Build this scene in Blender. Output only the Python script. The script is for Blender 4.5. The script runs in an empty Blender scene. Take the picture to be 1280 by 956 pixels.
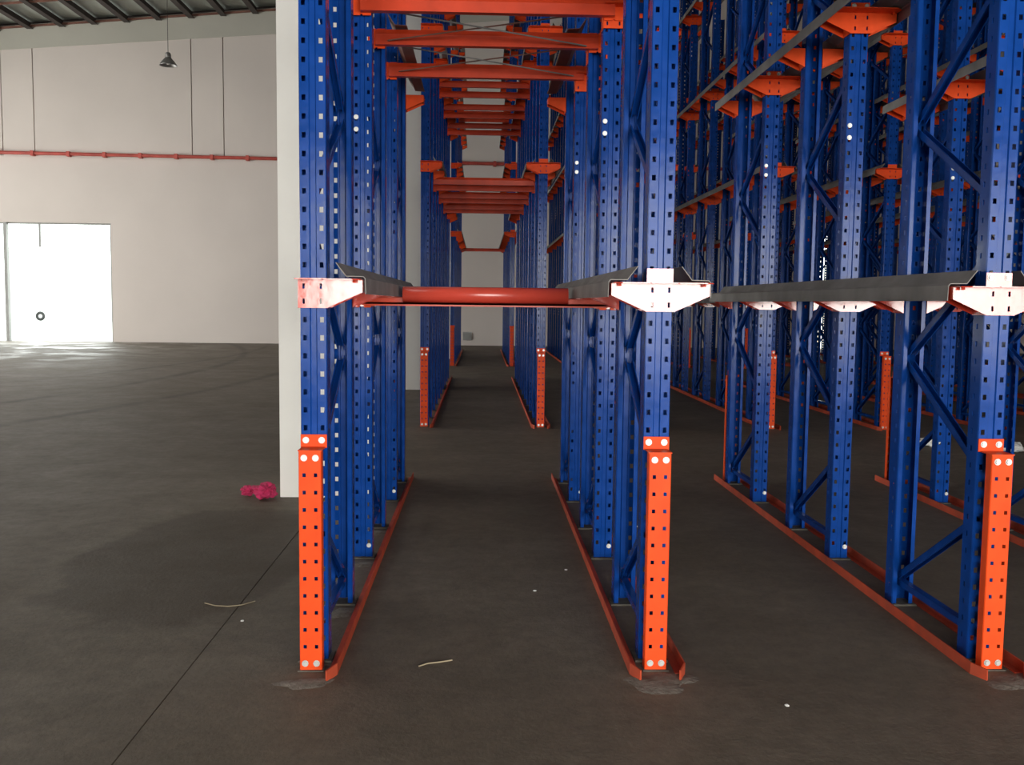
import bpy, bmesh, math, random
from mathutils import Matrix, Vector
random.seed(7)
SC = bpy.context.scene
COL = SC.collection

# ------------------------------------------------------------------ camera
F, YAW, PITCH, ROLL, CAM_H = 1200.0, .0328, .0826, .0112, 1.4376
fw = Vector((math.sin(YAW)*math.cos(PITCH), math.cos(YAW)*math.cos(PITCH), -math.sin(PITCH)))
rt0 = Vector((math.cos(YAW), -math.sin(YAW), 0)); up0 = rt0.cross(fw)
rt = rt0*math.cos(ROLL) + up0*math.sin(ROLL)
up = -rt0*math.sin(ROLL) + up0*math.cos(ROLL)
cam = bpy.data.cameras.new('camera'); camo = bpy.data.objects.new('camera', cam); COL.objects.link(camo)
cam.sensor_fit = 'HORIZONTAL'; cam.sensor_width = 36; cam.lens = F/1280*36; cam.clip_end = 300; cam.clip_start = .05
camo.matrix_world = Matrix(((rt.x, up.x, -fw.x, 0), (rt.y, up.y, -fw.y, 0), (rt.z, up.z, -fw.z, CAM_H), (0, 0, 0, 1)))
SC.camera = camo

# ------------------------------------------------------------------ sky, daylight at the openings, overhead fill, exposure
world = bpy.data.worlds.new('overcast_sky'); SC.world = world; world.use_nodes = True
bg = world.node_tree.nodes['Background']
bg.inputs['Color'].default_value = (.92, 1, .96, 1); bg.inputs['Strength'].default_value = 5.0
def area(name, loc, rot, sx, sy, power, colour):
    l = bpy.data.lights.new(name, 'AREA'); l.shape = 'RECTANGLE'; l.size = sx; l.size_y = sy
    l.energy = power; l.color = colour
    o = bpy.data.objects.new(name, l); o.location = loc; o.rotation_euler = rot; COL.objects.link(o); return o
R90 = math.pi/2
fd = area('daylight_front_doors', (3.8, -9.6, 1.95), (R90-.12, 0, 0), 13.5, 3.4, 1300, (1, .96, .90))   # faces +Y, sky light slanting down
fd.data.spread = math.radians(130)
area('daylight_left_doors', (-23.6, 17, 2.6), (R90, 0, -R90), 22, 4.6, 1400, (1, .95, .90))      # faces +X
area('daylight_far_door', (-15.2, 32.25, 2.0), (R90, 0, math.pi), 5.6, 3.6, 90, (1, 1, .97))       # faces -Y
area('overhead_fill', (-14.5, 15, 9.6), (0, 0, 0), 6, 22, 950, (1, .95, .93))                 # added fill above the open bay to brighten its floor, faces down
SC.view_settings.view_transform = 'Standard'; SC.view_settings.look = 'None'
SC.view_settings.exposure = 0.0; SC.view_settings.gamma = 1.0; SC.view_settings.use_curve_mapping = False
SC.cycles.use_denoising = True
SC.cycles.max_bounces = 6; SC.cycles.diffuse_bounces = 4; SC.cycles.glossy_bounces = 3
SC.cycles.sample_clamp_indirect = 4.0

# ------------------------------------------------------------------ materials
def mat(name, col, rough=.5, metal=0, var=.12, vscale=6, bump=.0, bscale=60, spec=.5, rvar=0, col2=None, coat=0):
    m = bpy.data.materials.new(name); m.use_nodes = True
    n = m.node_tree.nodes; L = m.node_tree.links; b = n['Principled BSDF']
    tc = n.new('ShaderNodeTexCoord'); no = n.new('ShaderNodeTexNoise')
    no.inputs['Scale'].default_value = vscale; no.inputs['Detail'].default_value = 6
    L.new(tc.outputs['Object'], no.inputs['Vector'])
    rp = n.new('ShaderNodeValToRGB')
    c2 = col2 or [c*(1-var*2) for c in col]; c1 = col if col2 else [min(1, c*(1+var)) for c in col]
    rp.color_ramp.elements[0].position = .3; rp.color_ramp.elements[1].position = .7
    rp.color_ramp.elements[0].color = (*c2, 1); rp.color_ramp.elements[1].color = (*c1, 1)
    L.new(no.outputs['Fac'], rp.inputs['Fac']); L.new(rp.outputs['Color'], b.inputs['Base Color'])
    b.inputs['Metallic'].default_value = metal; b.inputs['Roughness'].default_value = rough
    b.inputs['Specular IOR Level'].default_value = spec
    if coat: b.inputs['Coat Weight'].default_value = coat; b.inputs['Coat Roughness'].default_value = .12
    if rvar:
        mr = n.new('ShaderNodeMapRange'); L.new(no.outputs['Fac'], mr.inputs['Value'])
        mr.inputs['From Min'].default_value = .3; mr.inputs['From Max'].default_value = .7
        mr.inputs['To Min'].default_value = rough-rvar; mr.inputs['To Max'].default_value = rough+rvar
        L.new(mr.outputs['Result'], b.inputs['Roughness'])
    if bump:
        n2 = n.new('ShaderNodeTexNoise'); n2.inputs['Scale'].default_value = bscale; n2.inputs['Detail'].default_value = 4
        L.new(tc.outputs['Object'], n2.inputs['Vector'])
        bp = n.new('ShaderNodeBump'); bp.inputs['Strength'].default_value = bump; bp.inputs['Distance'].default_value = .01
        L.new(n2.outputs['Fac'], bp.inputs['Height']); L.new(bp.outputs['Normal'], b.inputs['Normal'])
    return m
M = {}
M['blue'] = mat('blue_paint', (.0045, .047, .25), .17, spec=.13, var=.10, vscale=9, bump=.05, bscale=25, rvar=.06)
M['orange'] = mat('orange_paint', (.78, .075, .014), .42, spec=.10, var=.07, vscale=12, bump=.04, bscale=30)
M['red'] = mat('glossy_red_orange_paint', (.60, .05, .025), .15, var=.10, vscale=14, bump=.12, bscale=16, spec=.6, coat=.25)
M['beam'] = mat('red_orange_beam_paint', (.60, .05, .014), .35, spec=.25, var=.10, vscale=7, bump=.05, bscale=20)
M['tube'] = mat('glossy_red_tube_paint', (.60, .065, .04), .27, var=.06, vscale=5, bump=.03, bscale=20, spec=.7)
M['floor_rail'] = mat('scuffed_orange_paint', (.55, .075, .03), .6, spec=.2, vscale=9, bump=.1, col2=(.34, .06, .03))
M['grey_steel'] = mat('dull_galvanised_steel', (.25, .235, .22), .55, metal=.1, spec=.2, var=.15, vscale=5, bump=.04)
M['bolt'] = mat('zinc_bolt', (.55, .55, .53), .4, metal=.5, var=.05)
M['plate'] = mat('dusty_base_plate', (.07, .062, .05), .85, vscale=20, bump=.2, col2=(.13, .12, .10))
M['grout'] = mat('pale_grout', (.12, .105, .085), .95, vscale=22, bump=.6, col2=(.22, .20, .17))
M['wall'] = mat('off_white_wall_paint', (.72, .645, .60), .8, var=.025, vscale=.5)
M['band'] = mat('grey_cladding', (.52, .50, .44), .7, var=.04, vscale=.6)
M['column'] = mat('white_column_paint', (.90, .88, .83), .75, var=.03, vscale=1.2, bump=.03)
M['roof'] = mat('roof_sheet', (.50, .54, .50), .55, var=.08, vscale=.7)
M['purlin'] = mat('dark_purlin_steel', (.05, .038, .035), .7, var=.15, vscale=3)
M['rafter'] = mat('red_oxide_steel', (.20, .085, .06), .6, var=.15, vscale=3)
M['pipe'] = mat('red_pipe_paint', (.50, .075, .055), .45, var=.12, vscale=4)
M['alu'] = mat('spun_aluminium', (.32, .31, .30), .35, metal=.8, var=.08)
M['lamp_glass'] = mat('lamp_glass', (.85, .85, .82), .15, var=.02)
M['cloth'] = mat('magenta_cloth', (.60, .03, .13), .9, vscale=25, bump=.3, bscale=90, col2=(.34, .012, .06))
M['paper'] = mat('white_paper', (.8, .8, .78), .8, var=.04)
M['straw'] = mat('dry_straw', (.30, .245, .16), .8, var=.1)
M['outside'] = mat('outdoor_concrete', (.62, .62, .60), .9, var=.05, vscale=.3)
M['tyre'] = mat('black_rubber', (.02, .02, .02), .8)
M['frame_steel'] = mat('grey_door_steel', (.32, .32, .31), .5, var=.05)

def floor_material():
    m = bpy.data.materials.new('worn_concrete'); m.use_nodes = True
    n = m.node_tree.nodes; L = m.node_tree.links; b = n['Principled BSDF']
    tc = n.new('ShaderNodeTexCoord'); P = tc.outputs['Object']
    def noise(scale, detail=5, rough=.55, vec=P):
        t = n.new('ShaderNodeTexNoise'); t.inputs['Scale'].default_value = scale; t.inputs['Detail'].default_value = detail
        t.inputs['Roughness'].default_value = rough; L.new(vec, t.inputs['Vector']); return t.outputs['Fac']
    def mr(v, a, c, d, e):
        t = n.new('ShaderNodeMapRange'); L.new(v, t.inputs['Value'])
        for k, x in zip(('From Min', 'From Max', 'To Min', 'To Max'), (a, c, d, e)): t.inputs[k].default_value = x
        return t.outputs['Result']
    def mth(op, a, c=None):
        t = n.new('ShaderNodeMath'); t.operation = op
        for k, v in enumerate((a, c)):
            if v is None: continue
            if isinstance(v, (int, float)): t.inputs[k].default_value = v
            else: L.new(v, t.inputs[k])
        return t.outputs[0]
    def mix(f, a, c):
        t = n.new('ShaderNodeMix'); t.data_type = 'RGBA'
        L.new(f, t.inputs[0])
        for k, v in ((6, a), (7, c)):
            if isinstance(v, tuple): t.inputs[k].default_value = (*v, 1)
            else: L.new(v, t.inputs[k])
        return t.outputs[2]
    sep = n.new('ShaderNodeSeparateXYZ'); L.new(P, sep.inputs[0]); X, Y = sep.outputs['X'], sep.outputs['Y']
    big = mr(noise(.35), .35, .65, 0, 1); mid = mr(noise(2.2, 8, .65), .3, .7, 0, 1); fine = mr(noise(45, 4, .7), .3, .7, 0, 1)
    c = mix(big, (.155, .118, .082), (.215, .178, .142))
    c = mix(mth('MULTIPLY', mid, .45), c, (.058, .046, .032))
    grit = mr(noise(11, 6, .75), .35, .62, 0, 1)
    c = mix(mth('MULTIPLY', grit, .5), c, (.06, .05, .035))
    c = mix(mth('MULTIPLY', fine, .38), c, (.17, .15, .12))
    # darker brown patch beside the joint in front of the white column
    dx = mth('DIVIDE', mth('ADD', X, 1.55), .75); dy = mth('DIVIDE', mth('SUBTRACT', Y, 5.4), 1.5)
    r = mth('ADD', mth('SQRT', mth('ADD', mth('MULTIPLY', dx, dx), mth('MULTIPLY', dy, dy))), mth('MULTIPLY', noise(1.7), .7))
    st = mr(r, 1.15, 1.28, .62, 0); c = mix(st, c, (.055, .038, .024))
    # dusty strips under the rack rows
    # tyre tracks: dark arcs swept by trucks turning towards the doors
    far = mr(Y, 8.5, 11, 0, 1)
    for cx, cy, rad, wd in ((-34, 20, 30.0, .10), (-34, 20, 28.3, .10), (-36, 26, 29.6, .08), (-9.5, 30, 7.0, .09)):
        ax = mth('SUBTRACT', X, cx); ay = mth('SUBTRACT', Y, cy)
        d = mth('ABSOLUTE', mth('SUBTRACT', mth('SQRT', mth('ADD', mth('MULTIPLY', ax, ax), mth('MULTIPLY', ay, ay))), rad))
        k = mth('MULTIPLY', mr(d, wd*.4, wd*1.6, .5, 0), mth('MULTIPLY', far, mr(noise(.6), .3, .55, 0, 1))); c = mix(k, c, (.045, .036, .03))
    L.new(c, b.inputs['Base Color'])
    # damp, smoother floor towards the far door
    wet = mth('MULTIPLY', mr(Y, 14, 29, 0, 1), mr(X, -6, -11, 0, 1))
    pud = mth('MULTIPLY', wet, mr(noise(.9, 6), .48, .56, 0, 1))
    rg = mth('SUBTRACT', mth('ADD', .62, mth('MULTIPLY', mid, .12)), mth('MULTIPLY', pud, .30))
    L.new(rg, b.inputs['Roughness'])
    b.inputs['Specular IOR Level'].default_value = .25
    bp = n.new('ShaderNodeBump'); bp.inputs['Strength'].default_value = .25; bp.inputs['Distance'].default_value = .006
    L.new(mth('ADD', fine, mth('MULTIPLY', mid, 1.2)), bp.inputs['Height']); L.new(bp.outputs['Normal'], b.inputs['Normal'])
    return m
M['floor'] = floor_material()

# ------------------------------------------------------------------ mesh helpers
class MB:
    def __init__(s): s.v = []; s.f = []
    def poly(s, pts, faces):
        k = len(s.v); s.v += [tuple(p) for p in pts]; s.f += [tuple(k+i for i in f) for f in faces]; return s
    def box(s, x0, x1, y0, y1, z0, z1):
        return s.poly([(x, y, z) for z in (z0, z1) for y in (y0, y1) for x in (x0, x1)],
                      [(0, 2, 3, 1), (4, 5, 7, 6), (0, 1, 5, 4), (2, 6, 7, 3), (0, 4, 6, 2), (1, 3, 7, 5)])
    def prism(s, pts, a, b, axis='y'):          # closed outline swept along an axis
        def at(p, t): return (p[0], t, p[1]) if axis == 'y' else ((t, p[0], p[1]) if axis == 'x' else (p[0], p[1], t))
        n = len(pts)
        return s.poly([at(p, a) for p in pts]+[at(p, b) for p in pts],
                      [tuple(range(n))[::-1], tuple(range(n, 2*n))]+[(i, (i+1) % n, n+(i+1) % n, n+i) for i in range(n)])
    def bar(s, a, b, w, h):                     # rectangular bar between two points
        a = Vector(a); b = Vector(b); d = (b-a).normalized()
        u = d.cross(Vector((0, 0, 1)) if abs(d.z) < .95 else Vector((1, 0, 0))).normalized()*w/2; v = u.cross(d).normalized()*h/2
        pts = [a+sx*u+sy*v for sx, sy in ((-1, -1), (1, -1), (1, 1), (-1, 1))]; pts += [p+(b-a) for p in pts]
        return s.poly(pts, [(3, 2, 1, 0), (4, 5, 6, 7), (0, 1, 5, 4), (1, 2, 6, 5), (2, 3, 7, 6), (3, 0, 4, 7)])
    def tube(s, a, b, r, n=12, r2=None):
        a = Vector(a); b = Vector(b); d = (b-a).normalized(); r2 = r if r2 is None else r2
        u = d.cross(Vector((0, 0, 1)) if abs(d.z) < .95 else Vector((1, 0, 0))).normalized(); v = d.cross(u)
        ring = [math.cos(2*math.pi*i/n)*u+math.sin(2*math.pi*i/n)*v for i in range(n)]
        return s.poly([a+q*r for q in ring]+[b+q*r2 for q in ring],
                      [tuple(range(n))[::-1], tuple(range(n, 2*n))]+[(i, (i+1) % n, n+(i+1) % n, n+i) for i in range(n)])
    def lathe(s, prof, n=24, c=(0, 0, 0)):
        k = len(prof); pts = [(c[0]+r*math.cos(2*math.pi*i/n), c[1]+r*math.sin(2*math.pi*i/n), c[2]+z) for i in range(n) for r, z in prof]
        return s.poly(pts, [(i*k+j, ((i+1) % n)*k+j, ((i+1) % n)*k+j+1, i*k+j+1) for i in range(n) for j in range(k-1)])
    def mesh(s, name, m, solid=0, smooth=False, fix=True):
        me = bpy.data.meshes.new(name); me.from_pydata(s.v, [], s.f); me.materials.append(m)
        bm = bmesh.new(); bm.from_mesh(me)
        if solid:
            bmesh.ops.remove_doubles(bm, verts=bm.verts, dist=1e-5)
            bmesh.ops.recalc_face_normals(bm, faces=bm.faces)
            bmesh.ops.solidify(bm, geom=bm.faces[:], thickness=solid)
        elif fix: bmesh.ops.recalc_face_normals(bm, faces=bm.faces)
        bm.to_mesh(me); bm.free()
        if smooth:
            for p in me.polygons: p.use_smooth = True
        return me
def put(name, me, parent=None, loc=(0, 0, 0), rot=(0, 0, 0)):
    o = bpy.data.objects.new(name, me); o.location = loc; o.rotation_euler = rot
    if parent: o.parent = parent
    COL.objects.link(o); return o
def tag(o, label, cat, group=None):
    o['label'] = label; o['category'] = cat
    if group: o['group'] = group
    return o
def thing(name, label, cat, loc=(0, 0, 0), rot=(0, 0, 0), group=None):
    return tag(put(name, None, None, loc, rot), label, cat, group)
def struct(o): o['kind'] = 'structure'; return o

def sheet(profile, zs_hole, z0, z1, hole_segs):
    """folded sheet: profile = plan polyline, holes left open in the flagged segments at the given heights"""
    zc = [z0]; hole_rows = set()
    for a, b in zs_hole:
        zc += [a]; hole_rows.add(len(zc)-1); zc += [b]
    zc.append(z1)
    n = len(profile); mb = MB()
    mb.v = [(x, y, z) for z in zc for x, y in profile]
    for r in range(len(zc)-1):
        for sgm in range(n-1):
            if r in hole_rows and sgm in hole_segs: continue
            mb.f.append((r*n+sgm, r*n+sgm+1, (r+1)*n+sgm+1, (r+1)*n+sgm))
    return mb

# ------------------------------------------------------------------ building shell
YW = 32.29
def roof_z(x): return 10.03+(min(x, 6)+15.58)*.0857-(max(x-6, 0))*.0857
X0, X1w, Y0w = -24.0, 17.5, -10.0
fl = MB(); JX = -1.13
fl.box(X0-.3, JX-.0028, Y0w-.3, YW+.3, -.2, 0).box(JX+.0028, X1w+.3, Y0w-.3, YW+.3, -.2, 0).box(JX-.0028, JX+.0028, Y0w-.3, YW+.3, -.2, -.004)
struct(put('floor', fl.mesh('floor', M['floor'])))
# far wall with two door openings; joints between the upper panels are real gaps
DZ = 3.9
w = MB()
w.box(X0, -18.2, YW, YW+.2, 0, 6.05).box(-12.2, 10.9, YW, YW+.2, 0, 6.05).box(-18.2, -12.2, YW, YW+.2, DZ, 6.05)
w.box(10.9, 11.8, YW, YW+.2, DZ, 6.05).box(11.8, X1w, YW, YW+.2, 0, 6.05)
wall_back = struct(put('wall_back', w.mesh('wall_back', M['wall'])))
seams = [X0, -15.605, -14.585, -9.503, -8.471, -3.4, -2.37, 2.7, 3.73, 8.8, 9.83, X1w]
for a, b in zip(seams[:-1], seams[1:]):
    a += .016; b -= .016
    pm = MB().prism([(a, 6.05), (b, 6.05), (b, roof_z(b)+.1), (a, roof_z(a)+.1)], YW, YW+.15)
    put('wall_panel', pm.mesh('wall_panel', M['wall']), wall_back)
put('backing_sheet', MB().prism([(X0, 6.05), (X1w, 6.05), (X1w, roof_z(X1w)+.3), (6, roof_z(6)+.3), (X0, roof_z(X0)+.3)], YW+.15, YW+.2).mesh('backing_sheet', M['purlin']), wall_back)
put('cladding_band', MB().prism([(X0, 8.74), (6, 11.05), (6, roof_z(6)+.1), (X0, roof_z(X0)+.1)], YW-.03, YW).mesh('cladding_band', M['band']), wall_back)
struct(put('wall_left', MB().box(X0-.2, X0, Y0w, 5, 0, 11).box(X0-.2, X0, 29, YW+.2, 0, 11).box(X0-.2, X0, 5, 29, 5.0, 11).mesh('wall_left', M['wall'])))
struct(put('wall_right', MB().box(X1w, X1w+.2, Y0w, YW+.2, 0, 12).mesh('wall_right', M['wall'])))
struct(put('wall_front', MB().box(X0, -3.2, Y0w-.2, Y0w, 0, 13).box(10.7, X1w, Y0w-.2, Y0w, 0, 13).box(-3.2, 10.7, Y0w-.2, Y0w, 3.8, 13).mesh('wall_front', M['wall'])))
rf = MB()
for xa, xb in ((X0-.3, 6), (6, X1w+.3)):
    rf.prism([(xa, roof_z(xa)+.22), (xb, roof_z(xb)+.22), (xb, roof_z(xb)+.30), (xa, roof_z(xa)+.30)], Y0w-.3, YW+.25)
ceiling = struct(put('ceiling', rf.mesh('ceiling', M['roof'])))
pm = MB().box(-.065, .065, Y0w, YW-.03, 0, .20).box(.065, .13, Y0w, YW-.03, 0, .02).mesh('purlin', M['purlin'])
for k in range(40):
    x = -22.9+k*1.032
    if x > X1w: break
    put('purlin', pm, ceiling, (x, 0, roof_z(x)-.05))
for yy in (YW-.12, 29.9):
    rb = MB()
    for xa, xb in ((X0, 6), (6, X1w)):
        rb.prism([(xa, roof_z(xa)-.01), (xb, roof_z(xb)-.01), (xb, roof_z(xb)+.05), (xa, roof_z(xa)+.05)], yy-.03, yy+.03)
    put('rafter', rb.mesh('rafter', M['rafter']), ceiling)
# door jambs
dj = struct(put('door_1', MB().box(-15.70, -15.60, YW+.02, YW+.18, 0, DZ).mesh('door_1', M['frame_steel'])))
put('door_frame', MB().box(-18.2, -18.12, YW-.01, YW+.2, 0, DZ).box(-12.27, -12.2, YW+.1, YW+.2, 0, DZ).box(-18.12, -12.27, YW+.1, YW+.2, DZ-.05, DZ).mesh('door_frame', M['frame_steel']), dj)
put('guide_post', MB().box(-14.60, -14.54, YW+.12, YW+.18, 3.1, DZ-.05).mesh('guide_post', M['frame_steel']), dj)
# white concrete columns beside the first rack row
cm = MB().box(-1.462, -.775, 0, .7, 0, 11.0).mesh('column', M['column'])
for k, yy in enumerate((7.0, 15.75, 24.5)):
    struct(put('column', cm, None, (0, yy, 0)))
# outdoors beyond the far doors
struct(put('ground', MB().box(-60, 40, YW+.3, 90, -.3, -.03).mesh('ground', M['outside'])))
struct(put('wall_boundary', MB().box(-60, 40, 63, 63.4, -.03, 3.2).mesh('wall_boundary', M['outside'])))
struct(put('ground', MB().box(-30, 40, -60, Y0w-.3, -.3, -.03).mesh('ground', M['outside'])))
ty = MB()
for i in range(20):
    a0, a1 = 2*math.pi*i/20, 2*math.pi*(i+1)/20
    for j in range(8):
        b0, b1 = 2*math.pi*j/8, 2*math.pi*(j+1)/8
        q = [((.21+.09*math.cos(b))*math.cos(a), .09*math.sin(b), (.21+.09*math.cos(b))*math.sin(a)) for a, b in ((a0, b0), (a1, b0), (a1, b1), (a0, b1))]
        ty.poly(q, [(0, 1, 2, 3)])
tag(put('tyre', ty.mesh('tyre', M['tyre'], smooth=True), None, (-28.1, 62.3, .27), (0, 0, 0)), 'dark round tyre standing by the pale wall beyond the bright far doorway', 'tyre')

# ------------------------------------------------------------------ rack dimensions
D1, D2 = .7376, .8161
XR = lambda i: -.6514+1.35*(i-1)
BLOCKS = {1: dict(y=3.7606, n=3, rows=7, lv=3, nm='near'), 2: dict(y=11.151, n=5, rows=8, lv=4, nm='middle'), 3: dict(y=21.887, n=5, rows=11, lv=5, nm='far')}  # near rows beyond the fourth are out of view, added to shade deeper racks
LV = [1.522, 3.03, 4.54, 6.05, 7.55]
PW, PD, HGT, PITCHH = .052, .088, 8.7, .0705
ORD = ['first', 'second', 'third', 'fourth', 'fifth', 'sixth', 'seventh', 'eighth', 'ninth', 'tenth', 'eleventh', 'twelfth']
def roww(i): return 'leftmost row' if i == 1 else ORD[i-1]+' row from left'
LEVN = ['lowest', 'second', 'third', 'fourth', 'top']

# post: folded omega section with two columns of holes in the face and one in each side
prof = [(-.030, PD), (-.048, PD), (-PW, PD-.006), (-PW, .055), (-PW, .043), (-PW, .006), (-.049, 0),
        (-.0405, 0), (-.0255, 0), (-.014, 0), (-.010, .006), (.010, .006), (.014, 0), (.0255, 0), (.0405, 0),
        (.049, 0), (PW, .006), (PW, .043), (PW, .055), (PW, PD-.006), (.048, PD), (.030, PD)]
hole_segs = {3, 7, 13, 17}
zh = [(.085+k*PITCHH, .085+k*PITCHH+.021) for k in range(int((HGT-.2)/PITCHH))]
ME = {}
ME['post'] = sheet(prof, zh, 0.01, HGT, hole_segs).mesh('post', M['blue'], solid=.0025)
ME['base_plate'] = MB().box(-.066, .066, -.016, .10, 0, .008).mesh('base_plate', M['plate'])
b = MB().tube((0, 0, 0), (0, -.007, 0), .0095, 6).tube((0, 0, 0), (0, -.002, 0), .013, 10)
ME['bolt'] = b.mesh('bolt', M['bolt'])
# braces run in the plane of the frame, C shaped
ya, yb = .055, D1+.015
def brace(z0, z1, up):
    a, c = ((0, yb, z0), (0, ya, z1)) if up else ((0, ya, z0), (0, yb, z1))
    m = MB().bar(a, c, .034, .004)
    d = (Vector(c)-Vector(a)).normalized(); nrm = Vector((1, 0, 0)).cross(d).normalized()
    for sx in (-.015, .015):
        o1 = Vector((sx, 0, 0))+nrm*.014
        m.bar(Vector(a)+o1, Vector(c)+o1, .004, .03)
    return m
ME['brace_up'] = brace(.15, .59, True).mesh('diagonal_brace', M['blue'])
ME['brace_down'] = brace(.77, 1.16, False).mesh('diagonal_brace', M['blue'])
ME['brace_flat'] = brace(.125, .125, True).mesh('horizontal_brace', M['blue'])
BP = 1.082
allb = MB()
for k in range(8):
    for bm_ in (brace(.15+k*BP, .59+k*BP, True), brace(.77+k*BP, 1.16+k*BP, False)): allb.poly(bm_.v, bm_.f)
allb.poly(*(lambda q: (q.v, q.f))(brace(.125, .125, True)))
ME['bracing'] = allb.mesh('bracing', M['blue'])

# rail bracket: hooked face plate with wings on one or both sides, ledge on top, bolted tab
def bracket(left, right, tab=True):
    t = .004; m = MB(); W, Hh, E = .193, .112, .050
    xs = [-PW-.003, -.0375, -.0285, .0285, .0375, PW+.003]; zs = [-Hh, -.096, -.076, -.038, -.018, 0]
    for i in range(5):
        for j in range(5):
            if i in (1, 3) and j in (1, 3): continue
            m.box(xs[i], xs[i+1], -.024, -.020, zs[j], zs[j+1])
    for sgn, on in ((-1, left), (1, right)):
        e = sgn*(PW+.003)
        if not on:
            m.box(min(e, e-sgn*t), max(e, e-sgn*t), -.02, .06, -Hh, 0); continue
        m.prism([(e, 0), (sgn*W, 0), (sgn*W, -E), (e, -Hh)], -.024, -.020)
        m.box(min(e, sgn*W), max(e, sgn*W), -.020, .085, -t, 0)
        m.prism([(e, -.024), (sgn*W, -.024), (sgn*W, -.085), (sgn*(W-.03), -.115), (e, -.115)], -t, 0, 'z')
        m.tube((sgn*.165, -.045, -.014), (sgn*.165, -.045, -t), .008, 6)
        m.box(*sorted((sgn*W, sgn*(W-t))), -.020, .085, -E, -t)
        m.box(*sorted((e, e+sgn*t)), -.020, .085, -Hh, -t)
        m.prism([(e, -t), (sgn*(W-.002), -t), (sgn*(W-.002), -E), (e, -Hh)], .081, .085)
    m.box(-PW, PW, -.0035, -.0005, 0, .056 if tab else .004).box(-PW, PW, -.115, -.0035, -t, 0)
    return m
for fin, sfx in (('red', ''), ('orange', '_dull')):
    for nm, l, rr in (('both', 1, 1), ('right', 0, 1), ('left', 1, 0)):
        ME['bracket_'+nm+sfx] = bracket(l, rr, nm == 'both').mesh('rail_bracket', M[fin])

def frame(block, i, k):
    B = BLOCKS[block]; y = B['y']+k*(D1+D2)
    o = thing('upright_frame', f"blue braced rack frame, {ORD[k]} from front, {roww(i)}, {B['nm']} rack block", 'rack frame', (XR(i), y, 0), group=f"upright frames of the {B['nm']} rack block")
    p1 = put('post', ME['post'], o); p2 = put('post', ME['post'], o, (0, D1+.07, 0), (0, 0, math.pi))
    for yy, r in ((0, 0), (D1+.07, math.pi)): put('base_plate', ME['base_plate'], o, (0, yy, 0), (0, 0, r))
    if block == 1:
        put('horizontal_brace', ME['brace_flat'], o)
        for q in range(8):
            put('diagonal_brace', ME['brace_up'], o, (0, 0, q*BP)); put('diagonal_brace', ME['brace_down'], o, (0, 0, q*BP))
        if k > 0:
            for zz in (2.365, 2.43): put('bolt', ME['bolt'], p1, (-.033, -.002, zz))
            put('bolt', ME['bolt'], p1, (.033, -.002, .075))
    else:
        put('bracing', ME['bracing'], o)
    for q in range(B['lv']):
        sfx = '' if q == 0 else '_dull'
        for face in (0, 1):
            beam_here = block == 1 and q == 1 and (k, face) in ((1, 0), (1, 1), (2, 0))     # a cross beam takes the lane side
            if i == 1 and beam_here: continue
            kind = 'both' if not (i == 1 or (i == 2 and beam_here)) else ('left' if face else 'right')
            a = put('rail_bracket', ME['bracket_'+kind+sfx], o, (0, face*(D1+.07), LV[q]), (0, 0, face*math.pi))
            if block == 1 and q < 2 and face == 0 and kind == 'both':
                for sx in (-.035, .035): put('bolt', ME['bolt'], a, (sx, -.0035, .038))
    return o
for blk, B in BLOCKS.items():
    for i in range(1, B['rows']+1):
        for k in range(B['n']): frame(blk, i, k)

# ------------------------------------------------------------------ pallet rails on the brackets
def rail_mesh(y0, y1, sgn, lip=True, m='grey_steel'):
    pts = [(.088, .062), (.128, .010), (.194, .009), (.202, .001), (.204, -.054), (.203, -.060)] if lip else [(.075, .075), (.12, .008), (.19, .004), (.193, -.0)]
    p = [(sgn*x, z) for x, z in pts]; mb = MB()
    mb.v = [(x, y, z) for y in (y0, y1) for x, z in p]; n = len(p)
    mb.f = [(j, j+1, n+j+1, n+j) for j in range(n-1)]
    return mb.mesh('pallet_rail', M[m], solid=.003)
for blk, B in BLOCKS.items():
    ylen = B['n']*D1+(B['n']-1)*D2+.07
    for lip in (0,):
        ML = rail_mesh(.0, ylen+.06, -1); MR = rail_mesh(.0, ylen+.06, 1)
    for i in range(1, B['rows']+1):
        for side, mm in (('left', ML), ('right', MR)):
            if i == 1 and side == 'left': continue
            for q in range(B['lv']):
                if blk == 1 and q > 0 and ((i == 1) or (i == 2 and side == 'left')): continue
                o = put('pallet_rail', mm, None, (XR(i), B['y'], LV[q]+.0035))
                tag(o, f"grey pallet rail, {LEVN[q]} level, {side} side, {roww(i)}, {B['nm']} rack block", 'rail', f"pallet rails of the {B['nm']} rack block")
Y1, Y3 = 3.7606, 3.7606+D1+D2
Y4, Y5 = Y3+D1, Y3+D1+D2
for i, sgn, side in ((1, 1, 'right'), (2, -1, 'left')):      # these two ride on the cross beams
    o = put('pallet_rail', rail_mesh(0, 7.74-(Y4-.12), sgn, False, 'rafter'), None, (XR(i), Y4-.12, 3.086))
    tag(o, f"rust brown pallet rail resting on the high cross beams, {roww(i)}", 'rail', 'pallet rails of the near rack block')

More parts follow.
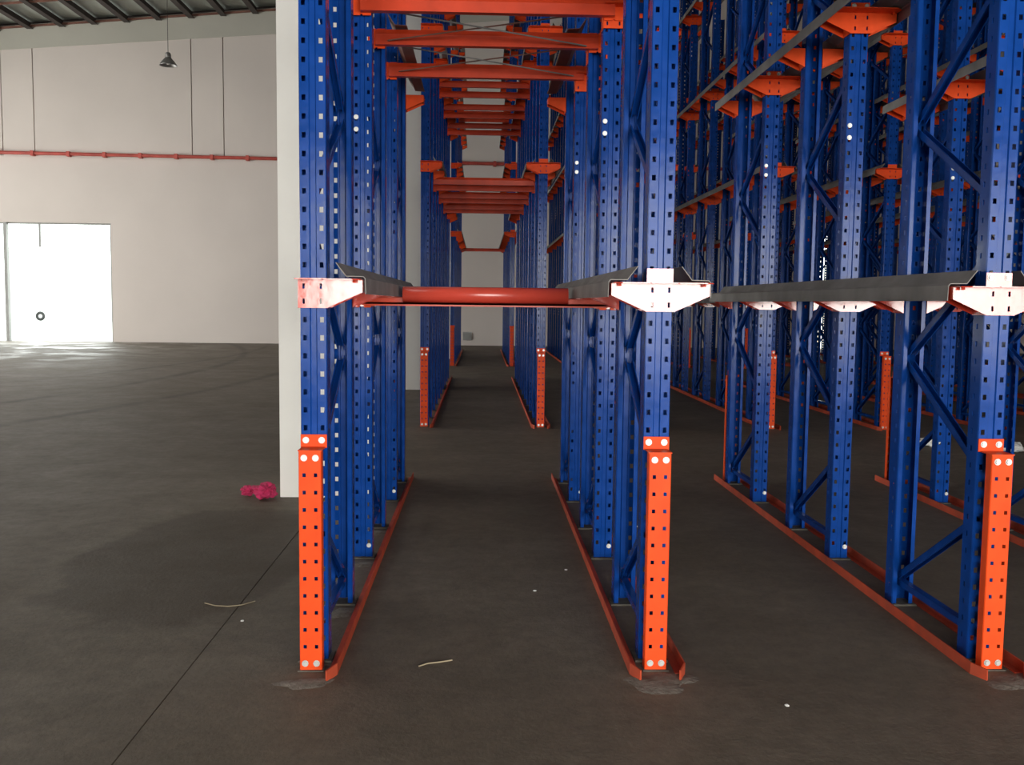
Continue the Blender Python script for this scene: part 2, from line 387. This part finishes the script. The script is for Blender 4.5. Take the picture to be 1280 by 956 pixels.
# ------------------------------------------------------------------ cross beams between the two first rows
XA, XB = XR(1), XR(2)
def hooked_end(o, x, z0, z1):
    put('end_plate', MB().box(x-.052, x-.006, -.006, 0, z0-.012, z1+.012).box(x+.006, x+.052, -.006, 0, z0-.012, z1+.012).box(x-.006, x+.006, -.003, 0, z0-.005, z1+.005).mesh('end_plate', M['orange']), o)
bt = thing('round_beam', 'red orange round cross beam at camera height across the first lane', 'beam', ((XA+XB)/2, Y3-.03, 0))
put('tube', MB().tube((-.447, -.052, 1.478), (.447, -.052, 1.478), .043, 20).mesh('tube', M['tube'], smooth=False), bt)
for p in bt.children[0].data.polygons: p.use_smooth = len(p.vertices) == 4
put('flange', MB().box(-.66, .66, -.095, -.012, 1.424, 1.434).box(-.66, .66, -.018, -.012, 1.424, 1.46).box(-.66, .66, -.095, -.090, 1.416, 1.434).mesh('flange', M['beam']), bt)
for x in (-.675, .675): put('end_plate', MB().box(x-.05, x-.012, -.012, 0, 1.405, 1.46).box(x+.012, x+.05, -.012, 0, 1.405, 1.46).box(x-.012, x+.012, -.008, 0, 1.42, 1.45).mesh('end_plate', M['orange']), bt)
def box_beam(y, z0, z1, label, group, lane=(XA, XB)):
    h = (lane[1]-lane[0])/2
    o = thing('cross_beam', label, 'beam', ((lane[0]+lane[1])/2, y, 0), group=group)
    m = MB().prism([(-.055, z0), (-.006, z0), (-.006, z1), (-.04, z1), (-.055, z1-.03)], -h+.0, h-.0, 'x')
    put('beam_bar', m.mesh('beam_bar', M['beam']), o)
    for x in (-h, h): hooked_end(o, x, z0, z1)
    return o
G = 'high cross beams over the first lane'
box_beam(Y3-.03, 2.968, 3.055, 'orange cross beam at top of photo, nearest of three over the lane', G)
box_beam(Y4-.03, 2.985, 3.078, 'dim orange cross beam overhead, middle of the three near ones', G)
box_beam(Y5-.03, 2.985, 3.078, 'dim orange cross beam overhead, rearmost of the three near ones', G)
def xbrace(ya_, yb_, z, nm, hw=.60, r=.0045):
    o = thing('plan_brace', nm, 'brace', ((XA+XB)/2, 0, z), group='crossed rods between the high beams')
    put('rod', MB().tube((-hw, ya_, 0), (hw, yb_, 0), r, 8).mesh('rod', M['grey_steel']), o)
    put('rod', MB().tube((hw, ya_, 2*r), (-hw, yb_, 2*r), r, 8).mesh('rod', M['rafter']), o)
    return o
xbrace(Y3-.02, Y4-.10, 2.995, 'crossed thin brace rods between the first and second high beams')
xbrace(Y4-.02, Y5-.10, 3.005, 'crossed thin brace rods between the second and third high beams')
for blk, lvs in ((2, {1: (1, 2, 3, 4, 5, 6), 2: (2, 3, 4, 5, 6, 7, 8)}), (3, {1: (7,), 3: (2, 3, 4)})):
    B = BLOCKS[blk]
    for q, posts in lvs.items():
        for c, pn in enumerate(posts):
            yy = B['y']+(pn//2)*(D1+D2)+(D1+.07+.062 if pn % 2 else -.03)
            box_beam(yy, LV[q]-.150, LV[q]-.062, f"dark orange cross beam, {ORD[c]} from front at {LEVN[q]} level, {B['nm']} rack block", f"cross beams of the {B['nm']} rack block")

# ------------------------------------------------------------------ post guards
GH, GW = .8638, .0435
gp = [(-GW, .045), (-GW, .004), (-GW+.003, 0), (-.0285, 0), (-.0155, 0), (.0155, 0), (.0285, 0), (GW-.003, 0), (GW, .004), (GW, .045)]
gz = [(.096+k*.0675-.0075, .096+k*.0675+.0075) for k in range(11)]
ME['guard'] = sheet(gp, gz, .004, GH, {3, 5}).mesh('channel', M['orange'], solid=.003)
st = MB().box(-GW-.002, GW+.002, -.002, .092, GH, GH+.004).box(-.051, .051, .092, .0965, GH, GH+.052)
ME['step'] = st.mesh('step_plate', M['orange'])
ME['foot'] = MB().box(-.05, .05, -.012, .055, 0, .004).mesh('foot_plate', M['plate'])
def guard(x, y, label, group, rot=0, detail=True):
    o = thing('post_guard', label, 'post guard', (x, y, 0), (0, 0, rot), group)
    put('channel', ME['guard'], o); put('step_plate', ME['step'], o); put('foot_plate', ME['foot'], o)
    if detail:
        for sx in (-.022, .022):
            put('bolt', ME['bolt'], o, (sx, -.001, .838)); put('bolt', ME['bolt'], o, (sx, -.001, .03))
            put('bolt', ME['bolt'], o, (sx*1.4, .092, GH+.03))
    return o
for blk, B in BLOCKS.items():
    for i in range(1, B['rows']+1):
        guard(XR(i), B['y']-.1, f"orange perforated post guard before front post, {roww(i)}, {B['nm']} rack block", f"front post guards of the {B['nm']} rack block", 0, blk < 3)
    if blk == 1:
        for i in range(1, 5):
            ye = B['y']+B['n']*D1+(B['n']-1)*D2+.07
            guard(XR(i), ye+.1, f"orange post guard behind rearmost post, {roww(i)}, near rack block", 'rear post guards of the near rack block', math.pi, False)

# ------------------------------------------------------------------ low orange guide rails on the floor
def floor_rail(length, sgn):
    m = MB(); m.prism([(0, 0), (.006, 0), (.006, .046), (0, .046)] if sgn > 0 else [(-.006, 0), (0, 0), (0, .046), (-.006, .046)], .03, length)
    m.prism([(0, .0), (-sgn*.032, .0), (-sgn*.032, .005), (0, .005)], .03, length)
    # front tip bent in towards the post
    m.poly([(0, .03, 0), (sgn*.006, .03, 0), (sgn*.006, .03, .046), (0, .03, .046), (-sgn*.03, -.035, 0), (-sgn*.024, -.04, 0), (-sgn*.024, -.04, .042), (-sgn*.03, -.035, .042)],
           [(0, 1, 2, 3), (4, 7, 6, 5), (0, 4, 5, 1), (1, 5, 6, 2), (2, 6, 7, 3), (3, 7, 4, 0)])
    return m.mesh('bar', M['floor_rail'])
for blk, B in BLOCKS.items():
    ln = B['n']*D1+(B['n']-1)*D2+.07+.30
    ms = {-1: floor_rail(ln, -1), 1: floor_rail(ln, 1)}
    for i in range(1, B['rows']+1):
        for sgn, sd in ((-1, 'left'), (1, 'right')):
            if i == 1 and sgn < 0: continue
            o = put('floor_rail', ms[sgn], None, (XR(i)+sgn*.103, B['y']-.17, 0))
            tag(o, f"low orange floor guide rail, {sd} side, {roww(i)}, {B['nm']} rack block", 'floor rail', f"floor guide rails of the {B['nm']} rack block")
# grout smears where the front posts were set
def blob_patch(rx, ry, seed, h=.006, n=26):
    rnd = random.Random(seed); ph = [rnd.uniform(0, 6.28) for _ in range(4)]; m = MB()
    out = []
    for i in range(n):
        a = 2*math.pi*i/n; r = 1+.18*math.sin(2*a+ph[0])+.14*math.sin(3*a+ph[1])+.10*math.sin(5*a+ph[2])+rnd.uniform(-.07, .07)
        out.append((rx*r*math.cos(a), ry*r*math.sin(a)))
    pts = [(x, y, 0) for x, y in out]+[(x*.72, y*.72, h) for x, y in out]+[(0, 0, h)]
    m.poly(pts, [(i, (i+1) % n, n+(i+1) % n, n+i) for i in range(n)]+[(n+i, n+(i+1) % n, 2*n) for i in range(n)])
    return m.mesh('grout_smear', M['grout'], smooth=True)
for i, nm in ((2, 'foot of the middle orange guard'), (3, 'foot of the right orange guard'), (1, 'foot of the left orange guard')):
    tag(put('grout_smear', blob_patch(.13 if i > 1 else .09, .10 if i > 1 else .06, i, .004), None, (XR(i)+(.0 if i < 3 else .07), Y1-.225, 0)), f"pale smear of grout on the floor at the {nm}", 'grout')

for k_, (yy, nm) in enumerate(((Y1+D1-.14, 'second'), (Y3-.13, 'third'), (Y3+D1-.14, 'fourth'))):
    tag(put('grout_smear', blob_patch(.07, .065, 20+k_, .004), None, (XR(1)+.01, yy, 0)), f"pale grout smear at the foot of the {nm} post in the leftmost row", 'grout')
so = thing('socket_box', 'small grey socket box low on the far wall at end of first lane', 'socket', (-.46, YW, .314))
put('box', MB().box(-.13, .13, -.06, -.005, -.12, .12).box(-.10, .10, -.07, -.06, -.09, .09).mesh('box', M['frame_steel']), so)
put('wall_plate', MB().box(-.15, .15, -.006, 0, -.14, .14).mesh('wall_plate', M['alu']), so)

# ------------------------------------------------------------------ fire pipe on the far wall
zp = lambda x: 6.123-(x+15.706)*.0071
fp = thing('fire_pipe', 'thin red pipe running along the pale far wall above the doorway', 'pipe', (0, YW-.12, 0))
put('pipe_run', MB().tube((X0+.05, 0, zp(X0)), (X1w-.1, 0, zp(X1w)), .055, 12).mesh('pipe_run', M['pipe'], smooth=False), fp)
cl = MB().box(-.05, .05, -.075, .12, -.085, .075).mesh('pipe_clamp', M['pipe'])
k = -23.85
while k < 16:
    put('pipe_clamp', cl, fp, (k, 0, zp(k))); k += 1.155

# ------------------------------------------------------------------ hanging high bay lamp
lx, ly, lz = -8.24, 26.0, 7.53
lp = thing('high_bay_lamp', 'grey bell shaped warehouse lamp hanging on a thin cord before far wall', 'lamp', (lx, ly, lz))
put('shade', MB().lathe([(.225, 0), (.215, .02), (.17, .09), (.12, .15), (.085, .19), (.08, .20), (.0, .20)], 28).mesh('shade', M['alu'], solid=.004, smooth=True), lp)
put('gear_housing', MB().lathe([(0, .19), (.07, .19), (.075, .21), (.075, .27), (.065, .31), (.05, .33), (0, .335)], 20).mesh('gear_housing', M['alu'], smooth=True), lp)
put('bulb', MB().lathe([(0, .02), (.04, .03), (.055, .07), (.045, .13), (.02, .18), (0, .18)], 16).mesh('bulb', M['lamp_glass'], smooth=True), lp)
put('cord', MB().tube((0, 0, .33), (0, 0, roof_z(lx)+.2-lz), .007, 6).mesh('cord', M['purlin']), lp)

# ------------------------------------------------------------------ litter
def crumple(name, rad, flat, seed, m, amp=.35, sub=3, freq=9):
    from mathutils import noise
    bm = bmesh.new(); bmesh.ops.create_icosphere(bm, subdivisions=sub, radius=1)
    for v in bm.verts:
        nn = noise.noise(v.co*1.6+Vector((seed, 0, 0)))*amp+noise.noise(v.co*freq*.45+Vector((0, seed, 0)))*amp*.6
        v.co *= 1+nn; v.co.z *= flat; v.co *= rad
    lo = min(v.co.z for v in bm.verts)
    for v in bm.verts: v.co.z -= lo
    me = bpy.data.meshes.new(name); bm.to_mesh(me); bm.free(); me.materials.append(m); return me
tag(put('crumpled_cloth', crumple('crumpled_cloth', .085, .62, 3.1, M['cloth'], .45, 4, 8), None, (-1.56, 6.93, 0), (0, 0, .4)), 'crumpled magenta cloth lying against the foot of the white column', 'cloth')
tag(put('cloth_bundle', crumple('cloth_bundle', .052, .6, 8.2, M['cloth'], .5, 4, 8), None, (-1.70, 7.04, 0), (0, 0, 1.4)), 'smaller magenta cloth bundle left of the larger crumpled one', 'cloth')
for nm, x, y, r, sd, lb in (('paper_scrap', 4.67, 9.75, .085, 1.0, 'white crumpled paper scrap on the dark floor, leftmost behind fourth row'),
                            ('paper_scrap', 5.18, 9.95, .06, 4.0, 'white crumpled paper scrap on the dark floor, middle one behind fourth row'),
                            ('paper_scrap', 5.35, 9.4, .10, 6.0, 'white crumpled paper scrap on the dark floor, rightmost behind fourth row')):
    tag(put(nm, crumple(nm, r, .5, sd, M['paper'], .5, 3), None, (x, y, 0), (0, 0, sd)), lb, 'paper', 'paper scraps behind the racks')
def strand(pts, r, label):
    m = MB()
    for a, c in zip(pts[:-1], pts[1:]): m.tube((*a, r), (*c, r), r, 6)
    tag(put('straw', m.mesh('straw', M['straw'])), label, 'straw')
strand([(-.235, 3.70), (-.20, 3.73), (-.15, 3.745), (-.105, 3.765)], .003, 'pale dry straw lying in the middle of the first lane')
strand([(-1.30, 4.50), (-1.24, 4.46), (-1.18, 4.45), (-1.12, 4.47), (-1.07, 4.53)], .0025, 'pale curved straw on the floor left of the leftmost orange guard')
rnd = random.Random(5)
for x, y, lb in ((-1.06, 4.24, 'tiny white paper fleck on floor beside the leftmost orange guard'), (1.02, 6.1, 'tiny white fleck on floor in second lane near rear'), (1.114, 3.32, 'tiny white fleck on floor in second lane near front'), (.28, 4.70, 'tiny white fleck on floor in first lane left of the middle guard'), (.47, 5.08, 'tiny white fleck on floor in first lane near its right rail')):
    tag(put('paper_fleck', crumple('paper_fleck', .009, .4, x, M['paper'], .3, 1), None, (x, y, 0)), lb, 'fleck', 'paper flecks on the floor')
